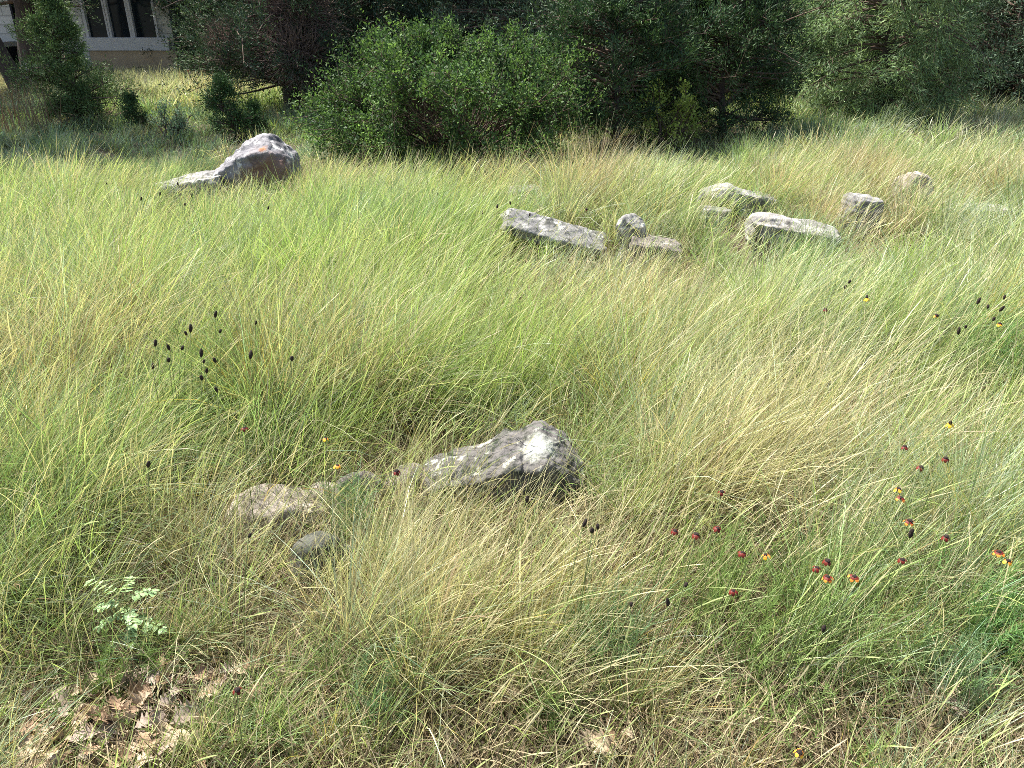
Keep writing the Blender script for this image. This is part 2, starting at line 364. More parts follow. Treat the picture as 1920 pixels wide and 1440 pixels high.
# low spots: photo column, row of the roots, half width, half height, factor
LOW = [(265, 1215, 70, 45, .5), (150, 1400, 190, 85, .14), (370, 1300, 130, 45, .16), (1130, 1400, 120, 40, .6), (1700, 1300, 80, 40, .6), (900, 870, 220, 30, .6)]
LOWW = []       # x, y, half width, half depth, factor: thin growth in front of a stone
FLOW = []
def lownoise(x, y, sc, seed):
    r_ = np.random.default_rng(seed); v = np.zeros_like(x)
    for k in range(7):
        a = r_.uniform(0, 2*np.pi); f = sc*r_.uniform(.5, 1.8); p = r_.uniform(0, 6.28)
        v += np.sin((x*np.cos(a)+y*np.sin(a))*f+p)
    return v/2.6
def growth(x, y):
    """class probabilities and height factor at a root place"""
    px, pr = project(x, y, gh(x, y))
    wr = np.clip((px-1330)/150, 0, 1)
    h = np.interp(pr, HY, HH)*(1-wr)+np.interp(pr, HY, HR)*wr
    P = np.tile(BP, (len(x), 1))
    for i, s in enumerate((2.0, 3.1, 1.6, 2.6, 2.2, 3.5, 2.9, 3.3, 4.0)):
        P[:, i] *= np.exp(.75*lownoise(x, y, s, 100+i))
    nr = np.clip((3.4-y)/.9, 0, 1); P[:, KEYS.index('straw')] += .20*nr; P[:, KEYS.index('tan')] += .06*nr; P[:, KEYS.index('gold')] += .05*nr
    px2, pm2 = project(x+.12, y, gh(x, y)+h*.6)
    brk = np.exp(.8*lownoise(x, y, 6.0, 91)+rng.normal(0, .35, len(x)))*.8
    for (cx, cy, rx, ry, k, w) in PATCH:
        g = np.exp(-((px2-cx)/rx)**2-((pm2-cy)/ry)**2)*brk*1.05
        P[:, KEYS.index(k)] += w*g*1.7
    P /= P.sum(1, keepdims=True)
    f = np.ones_like(x)
    for (cx, cy, rx, ry, k) in LOW:
        f = np.minimum(f, 1-(1-k)*np.exp(-(((px-cx)/rx)**2+((pr-cy)/ry)**2)**1.5))
    for (cx, cy, rx, ry, k) in LOWW:
        f = np.minimum(f, 1-(1-k)*np.exp(-(((x-cx)/rx)**2+((y-cy)/ry)**2)**2))
    for (fx, fy) in FLOW:
        f = np.minimum(f, 1-.35*np.exp(-((x-fx)**2+(y-fy+.05)**2)/.09**2))
    return P, h*f, f
def pick(P):
    c = P.cumsum(1); u = rng.random((len(P), 1)); return (u > c[:, :-1]).sum(1)

def blades(root, az, L, th0, kap, w, col, nseg, tipcol=None, head=None, pw=1.3, basecol=None):
    """numpy strips. root(n,3), az, L, th0 (tilt), kap (bend), w width"""
    n = len(root); k = nseg+1
    t = np.linspace(0, 1, k)
    P = np.zeros((n, k, 3)); P[:, 0] = root
    dirh = np.stack([np.cos(az), np.sin(az), np.zeros(n)], 1)
    wob = rng.normal(0, .055, (n, nseg))
    for i in range(nseg):
        th = th0+kap*((i+.5)/nseg)**pw+wob[:, i]*.6
        a2 = az+wob[:, i]
        st = (L/nseg)[:, None]*np.stack([np.cos(a2)*np.sin(th), np.sin(a2)*np.sin(th), np.cos(th)], 1)
        P[:, i+1] = P[:, i]+st
    T = norm(np.gradient(P, axis=1))
    side = np.stack([-np.sin(az), np.cos(az), np.zeros(n)], 1)[:, None, :]
    nrm = np.cross(T, np.broadcast_to(side, T.shape))
    tw = rng.uniform(-1.3, 1.3, n)[:, None, None]+t[None, :, None]*rng.uniform(-.8, .8, n)[:, None, None]
    sv = side*np.cos(tw)+nrm*np.sin(tw)
    prof = np.interp(t, [0, .3, .75, 1], [.8, 1, .65, .12])
    pr = np.tile(prof, (n, 1))
    if head is not None:
        hp = np.interp(t, [0, .72, .80, .9, 1], [.55, .5, 1.3, 1.6, .4]); pr = np.where(head[:, None], hp[None], pr)
    W_ = (w[:, None]*pr*.5)[..., None]
    V = np.stack([P-sv*W_, P+sv*W_], 2)                # n,k,2,3
    C = np.repeat(col[:, None, :], k, 1)
    tt = t[None, :, None]
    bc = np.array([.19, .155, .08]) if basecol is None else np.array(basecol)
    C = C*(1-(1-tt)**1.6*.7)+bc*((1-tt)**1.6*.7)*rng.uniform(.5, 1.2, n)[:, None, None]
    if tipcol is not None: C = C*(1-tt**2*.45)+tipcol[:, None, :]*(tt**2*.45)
    C = np.repeat(C[:, :, None, :], 2, 2)
    i0 = (np.arange(n)*k*2)[:, None]+(np.arange(nseg)*2)[None]
    F = np.stack([i0, i0+1, i0+3, i0+2], -1).reshape(-1, 4)
    return V.reshape(-1, 3), F, C.reshape(-1, 3)
def cat(parts):
    V, F, C, o = [], [], [], 0
    for v, f, c in parts:
        V.append(v); F.append(f+o); C.append(c); o += len(v)
    return np.concatenate(V), np.concatenate(F), np.concatenate(C)
def sample(y0, y1, dens, bias=1.0):
    """random places on the ground from y0 to y1, a little wider than the frame"""
    A = 0; hw = lambda y: .70*(y*CP+1.3*SP)+1.7
    area = (hw(y0)+hw(y1))*(y1-y0); n = int(area*dens)
    y = rng.uniform(y0, y1, int(n*1.6)); keep = rng.random(len(y)) < hw(y)/hw(y1); y = y[keep]
    if len(y) > n: y = y[:n]
    x = rng.uniform(-1, 1, len(y))*hw(y)
    return x, y
HOUSE_Y = 20.6
def inrock(x, y):
    m = np.zeros(len(x), bool)
    for (a, b) in ROCKS: m |= ((x-a)**2+(y-b-.03)**2) < .07**2
    return m
def tufts(y0, y1, dens, nb, w0, w1, seg, spread, lenf=1.0, wind=1.0):
    x, y = sample(y0, y1, dens)
    P, h, f = growth(x, y)
    cls = pick(P); th = np.minimum(rng.uniform(.55, 1.35, len(x))*(1+.22*lownoise(x, y, 4.5, 55)), 1.42)
    bare = lownoise(x, y, 7.0, 77)+.5*lownoise(x, y, 3.0, 78)
    rep = rng.poisson(nb*np.clip(1.15+.9*bare, .12, 2.0), len(x))
    rep = (rep*np.clip(f*1.15-.1, .1, 1)).astype(int)
    id_ = np.repeat(np.arange(len(x)), rep); n = len(id_)
    rad = np.abs(rng.normal(0, spread, n)); ra = rng.uniform(0, 2*np.pi, n)
    bx = x[id_]+rad*np.cos(ra); by = y[id_]+rad*np.sin(ra)
    P2 = P[id_]
    c = cls[id_].copy()
    mixd = rng.random(n) < .22
    c[mixd] = pick(P2[mixd])
    ln = h[id_]*th[id_]*rng.uniform(.55, 1.3, n)*lenf
    # lean: the wind pushes to the right, plus outwards from the tuft
    wa = rng.normal(.12, .8, n); wl = np.interp(by, [1.2, 2.4, 4, 8], [.30, .27, .17, .15])*(1+.28*lownoise(bx, by, 1.6, 7))*wind
    ol = rng.uniform(.0, .62, n)*(rad/spread).clip(0, 1.5)
    tvx, tvy = rng.normal(0, .17, len(x)), rng.normal(0, .17, len(x))
    vx = tvx[id_]+wl*np.cos(wa)+ol*np.cos(ra)+rng.normal(0, .21, n); vy = tvy[id_]+wl*np.sin(wa)+ol*np.sin(ra)+rng.normal(0, .21, n)
    az = np.arctan2(vy, vx); lean = np.hypot(vx, vy)
    dry = np.isin(c, [KEYS.index(k) for k in ('straw', 'tan', 'pale', 'gold')])
    th0 = lean*.95; kap = lean*.8+rng.uniform(0, .28, n)+np.where(rng.random(n) < .10, .9, 0)
    ln = np.where(dry, ln*1.12, ln)
    col = GC[c]*rng.lognormal(-.06, .36, n)[:, None]*rng.uniform(.92, 1.08, (n, 3))
    col *= rng.uniform(.85, 1.15, len(x))[id_][:, None]
    tip = np.array([.55, .62, .37])*rng.uniform(.7, 1.2, n)[:, None]
    tip = np.where(rng.random(n)[:, None] < .5, tip, col*1.15)
    w = rng.uniform(w0, w1, n)*np.where(dry, .85, 1)
    root = np.stack([bx, by, gh(bx, by)-.01], 1)
    ok = ~inrock(bx, by) & (by < HOUSE_Y)
    return [a[ok] for a in (root, az, ln*1.08, th0, kap, w, col)]+[tip[ok]], seg
def stalks(y0, y1, dens, w0, w1, seg):
    x, y = sample(y0, y1, dens); P, h, f = growth(x, y); n = len(x)
    keep = f > rng.uniform(.3, .9, n); x, y, h, P = x[keep], y[keep], h[keep], P[keep]; n = len(x)
    tg = rng.random(n) < .4
    az = np.where(tg, rng.uniform(0, 6.28, n), rng.normal(.15, .5, n)); ln = h*np.where(tg, rng.uniform(.7, 1.3, n), rng.uniform(1.0, 1.6, n))
    th0 = np.where(tg, rng.uniform(.3, 1.2, n), np.abs(rng.normal(.28, .18, n))); kap = np.where(tg, rng.uniform(-.3, .6, n), rng.uniform(.15, .8, n))
    dryp = P[:, [KEYS.index(k) for k in ('straw', 'tan', 'pale', 'gold')]].sum(1)
    d = rng.random(n) < dryp*.8+.25
    col = np.where(d[:, None], GC[KEYS.index('straw')], GC[KEYS.index('lime')]*1.1)*rng.lognormal(0, .2, n)[:, None]
    tip = np.tile([.55, .48, .32], (n, 1))*rng.uniform(.7, 1.2, n)[:, None]
    w = rng.uniform(w0, w1, n); root = np.stack([x, y, gh(x, y)-.01], 1)
    ok = (y < HOUSE_Y) & ~inrock(x, y)
    return [a[ok] for a in (root, az, ln, th0, kap, w, col, tip)], seg
def thatch(y0, y1, dens, w0, w1):
    x, y = sample(y0, y1, dens); f = growth(x, y)[2]; q = (f > .45) | (rng.random(len(x)) < .45); x, y = x[q], y[q]; n = len(x)
    az = rng.uniform(0, 2*np.pi, n)*.55+rng.normal(.1, .8, n); ln = rng.uniform(.05, .22, n)
    th0 = rng.uniform(.5, 1.5, n); kap = rng.uniform(-.2, 1.1, n)
    k = rng.random(n)
    col = np.where(k[:, None] < .45, np.array([.33, .27, .17]), np.where(k[:, None] < .8, np.array([.17, .12, .075]), np.array([.15, .18, .06])))*rng.lognormal(0, .3, n)[:, None]
    root = np.stack([x, y, gh(x, y)+rng.uniform(-.005, .05, n)], 1)
    return (root, az, ln, th0, kap, rng.uniform(w0, w1, n), col, col*1.0), 3
def weeds(px, py, rpx, n_st, h0, h1, col, h=.1, nl=26, leaf=.035, w=.0022):
    """thready upright plants: many stems, each carrying fine leaves"""
    c = up(px, py, h); r = rpx/FPX*(c.y*CP+1.4*SP)
    a = rng.uniform(0, 6.28, n_st); q = np.sqrt(rng.random(n_st))*r
    x = c.x+q*np.cos(a); y = c.y+q*np.sin(a)*1.2
    az = rng.normal(.1, 1.0, n_st); ln = rng.uniform(h0, h1, n_st); th0 = np.abs(rng.normal(.15, .15, n_st)); kap = rng.uniform(.1, .5, n_st)
    root = np.stack([x, y, gh(x, y)], 1)
    cc = np.array(col)[None]*rng.lognormal(0, .18, n_st)[:, None]
    st = blades(root, az, ln, th0, kap, np.full(n_st, w*1.1), cc, 4)
    # leaves along each stem
    id_ = np.repeat(np.arange(n_st), nl); t = rng.uniform(.25, 1, len(id_))
    th = th0[id_]+kap[id_]*t*.6
    p = root[id_]+np.stack([np.cos(az[id_])*np.sin(th), np.sin(az[id_])*np.sin(th), np.cos(th)], 1)*(ln[id_]*t)[:, None]
    m = len(id_)
    lf = blades(p, rng.uniform(0, 6.28, m), rng.uniform(.4, 1.2, m)*leaf, rng.uniform(.4, 1.2, m), rng.uniform(-.5, .4, m), np.full(m, w), cc[id_]*rng.lognormal(0, .15, m)[:, None], 2, basecol=col)
    return [st, lf]

# flower places are needed before the grass: stems stand in slightly thinner growth
FL = []   # px, py, kind
for q in [(291,648),(318,655),(340,655),(350,627),(357,622),(316,677),(286,690),(377,668),(381,679),(405,678),(387,698),(379,711),(407,733),(403,594),(412,623),(479,607),(469,672),(547,675)]: FL.append((*q, 'cone', 'L'))
for q in [(334,347),(360,370),(346,385),(299,366),(265,376),(200,345),(502,392),(532,338)]: FL.append((*q, 'cone', 'F'))
for q in [(905,400),(932,390),(957,383),(993,404),(820,365)]: FL.append((*q, 'cone', 'S'))
FL += [(1100, 393, 'red', 'S')]
for q, k in [((1591,530),'cone'),((1584,540),'cone'),((1548,580),'red'),((1625,560),'yellow'),((1755,592),'orange'),((1832,569),'cone'),((1852,577),'cone'),((1882,560),'cone'),((1874,582),'cone'),((1862,600),'cone'),((1874,608),'orange'),((1797,626),'cone'),((1810,614),'cone')]: FL.append((*q, k, 'R'))
for q, k in [((610,822),'orange'),((632,873),'orange'),((744,884),'red'),((458,803),'red'),((277,874),'cone'),((466,1006),'cone'),((989,940),'cone')]: FL.append((*q, k, 'B'))
for q, k in [((1697,838),'red'),((1773,860),'red'),((1726,876),'red'),((1684,917),'orange'),((1689,933),'redyellow'),((1705,977),'redyellow'),((1706,1006),'cone'),((1781,795),'yellow'),((1774,1007),'red'),((1692,1049),'red'),((1873,1035),'redyellow'),((1890,1052),'orange')]: FL.append((*q, k, 'E'))
for q, k in [((1353,922),'red'),((1265,995),'red'),((1305,1003),'red'),((1345,990),'red'),((1392,1037),'red'),((1436,1041),'orange'),((1551,1052),'red'),((1552,1082),'redyellow'),((1602,1081),'redyellow'),((1531,1065),'red'),((1284,1099),'cone'),((1375,1108),'red'),((1253,1134),'cone'),((1183,1135),'cone'),((1543,1182),'cone'),((1093,986),'cone'),((1121,990),'cone'),((1110,997),'cone')]: FL.append((*q, k, 'M'))
FL += [(1499, 1410, 'orange', 'Z'), (444, 1293, 'red', 'Y')]
def flower_h(py):
    return float(np.interp(py, [330, 420, 600, 850, 1000, 1150, 1300, 1440], [.50, .49, .52, .48, .47, .42, .30, .25]))
FPOS = []
for (px, py, k, g) in FL:
    p = up(px, py, flower_h(py)); FPOS.append(p); FLOW.append((p.x-.03, p.y))

def build_grass():
    for (x, y, hw, k) in LOWR:
        dz = .34*y/1.6+.05                       # how far in front tall blades would still hide the stone
        LOWW.append((x, y-dz*.55, hw*1.1, dz*.75, k))
    parts = []
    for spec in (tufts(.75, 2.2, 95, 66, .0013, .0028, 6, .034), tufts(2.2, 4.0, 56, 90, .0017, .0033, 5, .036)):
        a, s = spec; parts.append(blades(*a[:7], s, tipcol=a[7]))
    V, F, C = cat(parts); tag(link("meadow_grass", npmesh("meadow_grass", V, F, C), mat=M_grass), "tall wind-bent green and yellow bunchgrass covering the foreground", "grass", kind='stuff')
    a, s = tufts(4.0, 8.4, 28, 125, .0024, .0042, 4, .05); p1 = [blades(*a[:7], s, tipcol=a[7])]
    V, F, C = cat(p1); tag(link("meadow_grass", npmesh("meadow_grass", V, F, C), mat=M_grass), "pale green bunchgrass of the middle of the meadow around the slabs", "grass", kind='stuff')
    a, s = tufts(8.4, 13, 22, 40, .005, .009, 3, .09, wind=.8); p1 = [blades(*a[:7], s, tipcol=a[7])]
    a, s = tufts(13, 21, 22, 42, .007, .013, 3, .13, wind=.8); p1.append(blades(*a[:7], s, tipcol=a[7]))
    V, F, C = cat(p1); tag(link("lawn_grass", npmesh("lawn_grass", V, F, C), mat=M_grass), "lower grass beyond the boulder reaching to the house and the trees", "grass", kind='stuff')
    p1 = []
    for (y0, y1, d, w0, w1, s) in ((.75, 4, 1400, .0015, .0025, 6), (4, 8.4, 800, .0022, .0036, 5), (8.4, 14, 60, .004, .007, 4)):
        a, s = stalks(y0, y1, d, w0, w1, s); n = len(a[0]); hd = rng.random(n) < .55
        p1.append(blades(*a[:7], s+3, tipcol=a[7], head=hd))
    V, F, C = cat(p1); tag(link("seed_stalks", npmesh("seed_stalks", V, F, C), mat=M_grass), "thin straw coloured seed stalks bending right above the grass", "grass", kind='stuff')
    p1 = []
    for (y0, y1, d, w0, w1) in ((.75, 2.6, 7000, .0018, .0036), (2.6, 5, 2200, .0025, .0045), (5, 9, 500, .004, .007)):
        a, s = thatch(y0, y1, d, w0, w1); p1.append(blades(*a[:7], s, tipcol=a[7]))
    V, F, C = cat(p1); tag(link("thatch", npmesh("thatch", V, F, C), mat=M_litter), "matted brown dead grass lying on the ground between the tufts", "dead grass", kind='stuff')
    p1 = []
    bl, gr, em = (.15, .24, .11), (.18, .26, .08), (.15, .29, .09)
    for w_ in [(370, 720, 70, 90, .25, .5, gr), (420, 780, 60, 60, .2, .4, gr), (1860, 690, 80, 110, .25, .45, em), (1800, 650, 60, 60, .25, .45, em), (1870, 1200, 70, 110, .15, .32, em), (1780, 1260, 60, 60, .12, .25, bl),
               (640, 975, 35, 40, .15, .3, bl), (1420, 1150, 120, 90, .15, .33, gr), (1600, 1150, 150, 120, .15, .33, gr), (1730, 980, 110, 90, .2, .38, gr), (1300, 1100, 90, 60, .15, .35, gr), (1120, 1180, 60, 40, .1, .25, bl),
               (1480, 500, 40, 40, .2, .35, em), (580, 470, 30, 30, .25, .4, em), (700, 1290, 60, 40, .08, .2, bl), (250, 1230, 80, 40, .08, .2, gr), (150, 1330, 90, 30, .05, .15, gr), (1020, 1300, 60, 30, .08, .2, gr), (1500, 1300, 150, 60, .1, .22, gr)]:
        nst = w_[3]; p1 += weeds(w_[0], w_[1], w_[2], nst, w_[4], w_[5], w_[6])
    V, F, C = cat(p1); tag(link("feathery_weeds", npmesh("feathery_weeds", V, F, C), mat=M_leaf), "fine leaved bright green weeds growing among the bunchgrass", "weeds", kind='stuff')
build_grass()

# ------------------------------------------------------------------ flowers
M_cone = nmat("seed_cone", [(.35, (.012, .008, .008)), (.65, (.045, .028, .02))], 400, .8, .5)
M_pred = nmat("dark_red_petal", [(.3, (.07, .007, .004)), (.7, (.17, .016, .006))], 60, .6, 0)
M_pyel = nmat("yellow_petal", [(.3, (.75, .42, .02)), (.7, (.85, .55, .03))], 60, .6, 0)
M_pora = nmat("orange_petal", [(.3, (.60, .16, .02)), (.7, (.75, .27, .03))], 60, .6, 0)
M_stem = nmat("flower_stem", [(.3, (.12, .15, .05)), (.7, (.2, .24, .08))], 30, .7, 0)
def tube(pts, rad, sides=5):
    pts = [Vector(p) for p in pts]; bm = bmesh.new(); rings = []
    for i, p in enumerate(pts):
        t = (pts[min(i+1, len(pts)-1)]-pts[max(i-1, 0)]).normalized()
        a = t.orthogonal().normalized(); b = t.cross(a); r = rad[i] if isinstance(rad, (list, tuple)) else rad
        rings.append([bm.verts.new(p+(a*math.cos(k*2*math.pi/sides)+b*math.sin(k*2*math.pi/sides))*r) for k in range(sides)])
    for i in range(len(rings)-1):
        for k in range(sides):
            bm.faces.new((rings[i][k], rings[i][(k+1) % sides], rings[i+1][(k+1) % sides], rings[i+1][k]))
    bm.faces.new(rings[0][::-1]); bm.faces.new(rings[-1])
    return bm
def bmobj(name, bm, mat, parent=None, smooth=True, mats=None):
    me = bpy.data.meshes.new(name); bm.to_mesh(me); bm.free()
    for m in (mats or [mat]): me.materials.append(m)
    if smooth:
        for p in me.polygons: p.use_smooth = True
    return link(name, me, parent)
def cone_mesh(r, h):
    bm = bmesh.new(); bmesh.ops.create_uvsphere(bm, u_segments=10, v_segments=10, radius=1)
    for v in bm.verts:
        k = .82+.25*random.random(); z = v.co.z
        v.co = Vector((v.co.x*r*k, v.co.y*r*k, (z*.5+.5)*h))
    me = bpy.data.meshes.new("cone"); bm.to_mesh(me); bm.free(); me.materials.append(M_cone); return me
CONES = [cone_mesh(.0062, .024), cone_mesh(.0065, .030), cone_mesh(.0060, .018)]
SHORT = cone_mesh(.0075, .011)
def petal_mesh(L, w, m_in, m_out, droop):
    bm = bmesh.new(); n = 5; rows = []
    for i in range(n+1):
        t = i/n; a = droop*(.3+.9*t); x = .005+L*t*math.cos(a*.8); z = -L*t*math.sin(a)+.003
        ww = w*.5*[.35, .8, 1, 1, .85, .4][i]
        rows.append([bm.verts.new((x, s*ww, z-(.0015 if s else 0))) for s in (-1, 0, 1)])
    for i in range(n):
        for k in range(2):
            f = bm.faces.new((rows[i][k], rows[i+1][k], rows[i+1][k+1], rows[i][k+1])); f.material_index = 0 if i < 3 else 1
    me = bpy.data.meshes.new("petal"); bm.to_mesh(me); bm.free(); me.materials.append(m_in); me.materials.append(m_out)
    for p in me.polygons: p.use_smooth = True
    return me
PET = {'red': petal_mesh(.015, .012, M_pred, M_pred, .9), 'redyellow': petal_mesh(.018, .013, M_pred, M_pora, .7),
       'orange': petal_mesh(.015, .012, M_pora, M_pyel, .8), 'yellow': petal_mesh(.019, .014, M_pyel, M_pyel, .9)}
ORD = ['first', 'second', 'third', 'fourth', 'fifth', 'sixth', 'seventh', 'eighth', 'ninth', 'tenth', 'eleventh', 'twelfth', 'thirteenth', 'fourteenth', 'fifteenth', 'sixteenth', 'seventeenth', 'eighteenth']
WHERE = {'L': "the middle left cluster", 'F': "the group before the far boulder", 'S': "the row beside the sloping slab",
         'R': "the middle right group", 'B': "the group around the foreground boulder", 'E': "the group near the right edge", 'M': "the group lower right of centre",
         'Z': 'x', 'Y': 'x'}
DESC = {'cone': ("dark brown bare seed cone", "seed head"), 'red': ("dark red petalled coneflower", "flower"), 'redyellow': ("red coneflower with yellow tips", "flower"),
        'orange': ("orange and yellow coneflower", "flower"), 'yellow': ("bright yellow coneflower", "flower")}
def flower(i):
    px, py, kind, g = FL[i]; top = FPOS[i]
    rn = random.Random(i*7+1)
    same = sorted([j for j in range(len(FL)) if FL[j][3] == g and FL[j][2] == kind], key=lambda j: FL[j][0])
    if g == 'Z': lab = "orange coneflower low in the dead grass at the bottom right"
    elif g == 'Y': lab = "dark red coneflower beside the dead oak leaves at lower left"
    elif len(same) == 1: lab = f"{DESC[kind][0]}, the only one in {WHERE[g]}"
    else: lab = f"{DESC[kind][0]}, {ORD[same.index(i)]} from the left in {WHERE[g]}"
    bx = top.x-rn.uniform(.02, .08); by = top.y+rn.uniform(-.03, .03); gz = float(gh(bx, by))
    t = empty("coneflower", (bx, by, gz), lab, DESC[kind][1], "coneflowers in the meadow")
    dx, dy, dz = top.x-bx, top.y-by, top.z-gz
    pts = [(dx*k**1.6, dy*k**1.6, dz*k) for k in (0, .2, .4, .6, .8, 1)]
    bmobj("stem", tube(pts, [.0016, .0015, .0014, .0013, .0012, .0011], 5), M_stem, t)
    hd = bpy.data.objects.new("head_cone", SHORT if kind in ('redyellow', 'orange', 'red') else CONES[i % 3]); COL.objects.link(hd); hd.parent = t
    hd.location = (dx, dy, dz-.004); sc = rn.uniform(.85, 1.15)*(.98 if py < 760 else .80); hd.scale = (sc, sc, sc*1.05)
    hd.rotation_euler = (rn.uniform(-.35, .35), rn.uniform(-.2, .45), 0)
    if kind != 'cone':
        n = rn.choice((4, 5, 6)); a0 = rn.uniform(0, 6)
        for k in range(n):
            p = link("petal", PET[kind], t); p.location = (dx, dy, dz); p.rotation_euler = (rn.uniform(-.15, .15), rn.uniform(-.25, .15), a0+k*2*math.pi/n); p.scale = (.66,)*3
for i in range(len(FL)): flower(i)

# ------------------------------------------------------------------ pinnate seedling, lower left
def leafm(name, L, w, col, curl=.2, n=4):
    bm = bmesh.new(); rows = []
    for i in range(n+1):
        t = i/n; ww = w*.5*math.sin(math.pi*(.08+.88*t))**.8
        rows.append([bm.verts.new((L*t, s*ww, -curl*L*t*t+(.15*ww if s else 0))) for s in (-1, 0, 1)])
    for i in range(n):
        for k in range(2): bm.faces.new((rows[i][k], rows[i+1][k], rows[i+1][k+1], rows[i][k+1]))
    me = bpy.data.meshes.new(name); bm.to_mesh(me); bm.free(); me.materials.append(col)
    for p in me.polygons: p.use_smooth = True
    return me
M_pin = nmat("seedling_leaf", [(.3, (.19, .32, .12)), (.7, (.30, .43, .20))], 30, .55, 0, spec=.4)
def seedling():
    base = up(262, 1225, 0); t = empty("pinnate_seedling", base, "small seedling with paired pale green leaflets above the dead leaves", "seedling")
    H = .20
    bmobj("stem", tube([(0, 0, 0), (.004, 0, H*.4), (-.004, .005, H*.8), (0, .01, H)], [.0025, .002, .0018, .001], 5), M_stem, t)
    lm = leafm("leaflet", .018, .0105, M_pin)
    rn = random.Random(3)
    for (az, z, L, el, dr) in [(2.85, H, .10, .55, .5), (.6, H*.95, .07, .3, .7), (1.7, H*.98, .06, .6, .6), (3.5, H*.72, .075, .15, .9), (-.3, H*.66, .10, .2, .7), (-1.2, H*.55, .06, .2, 1.0), (2.3, H*.6, .07, .2, .7), (-2.1, H*.45, .08, .1, .8), (.35, H*.40, .08, .1, .8), (-.9, H*.78, .06, .35, .9), (-2.8, H*.9, .06, .5, .8)]:
        d = Vector((math.cos(az), math.sin(az), 0)); pts = []
        for k in range(8):
            u = k/7; pts.append(d*L*u+Vector((0, 0, z+L*(math.sin(el)*u-dr*.5*u*u))))
        st = bmobj("leaf_stalk", tube(pts, .0009, 4), M_stem, t)
        for k in range(2, 8):
            for s in (-1, 1):
                o = link("leaflet", lm, st); o.location = pts[k]; o.rotation_euler = (s*.25+rn.uniform(-.2, .2), rn.uniform(-.2, .3), az+s*rn.uniform(1.0, 1.35)); sc = rn.uniform(.85, 1.15); o.scale = (sc,)*3
        o = link("leaflet", lm, st); o.location = pts[7]; o.rotation_euler = (0, .1, az)
seedling()

# ------------------------------------------------------------------ dead oak leaves
OAKM = [nmat("dead_oak_leaf", [(.3, (.19, .12, .07)), (.7, (.36, .24, .15))], 25, .75, .2), nmat("bleached_oak_leaf", [(.3, (.28, .21, .13)), (.7, (.43, .34, .23))], 25, .75, .2),
        nmat("grey_oak_leaf", [(.3, (.20, .15, .12)), (.7, (.34, .27, .21))], 25, .75, .2)]
def oak_mesh(seed):
    rn = random.Random(seed); bm = bmesh.new()
    prof = [(0, .03), (.12, .08), (.2, .30), (.26, .12), (.36, .44), (.42, .16), (.54, .52), (.60, .17), (.72, .42), (.78, .15), (.88, .20), (1, .01)]
    L = .11; rows = []; cu, tw = rn.uniform(-1.4, 1.4), rn.uniform(-1.5, 1.5); fold = rn.uniform(.2, 1.1)
    for (t, w) in prof:
        r = []
        for s in (-1, -.5, 0, .5, 1):
            ww = w*L*s*rn.uniform(.8, 1.15)*.9
            x = L*(t+.10*abs(s)*w*2); z = cu*L*(t-.5)**2+fold*abs(ww)*.6+tw*ww*(t-.5)+rn.uniform(-.002, .002)
            r.append(bm.verts.new((x-L/2, ww, z)))
        rows.append(r)
    for i in range(len(rows)-1):
        for k in range(4): bm.faces.new((rows[i][k], rows[i+1][k], rows[i+1][k+1], rows[i][k+1]))
    me = bpy.data.meshes.new("oak_leaf"); bm.to_mesh(me); bm.free()
    for p in me.polygons: p.use_smooth = True
    return me
OAK = []
for k in range(9):
    m = oak_mesh(k); m.materials.append(OAKM[k % 3]); OAK.append(m)
def oak_patch(cx, cy, rx, ry, n, label, seed):
    rn = random.Random(seed)
    for i in range(n):
        px, py = rn.gauss(cx, rx), rn.gauss(cy, ry)
        p = up(px, py, .03+rn.uniform(0, .055))
        o = link("oak_leaf", OAK[rn.randrange(9)]); o.location = p; o.rotation_euler = (rn.gauss(0, .5), rn.gauss(0, .5), rn.uniform(0, 6.28)); sc = rn.uniform(.36, .70); o.scale = (sc,)*3
        tag(o, label, "dead leaf", "dead oak leaves on the ground")
oak_patch(170, 1405, 110, 30, 80, "curled dry oak leaf lying in the litter at the bottom left corner", 1)
oak_patch(360, 1275, 75, 22, 62, "dry lobed oak leaf in the pile under the pinnate seedling", 2)
oak_patch(230, 1335, 100, 28, 40, "weathered oak leaf between the two leaf piles at lower left", 5)
oak_patch(1135, 1385, 50, 14, 6, "dry oak leaf in dead grass at bottom centre right", 3)
oak_patch(1715, 1300, 40, 16, 5, "dry oak leaf lying among the weeds at lower right", 4)
oak_patch(940, 1340, 60, 25, 4, "dry oak leaf in matted straw at bottom centre", 6)
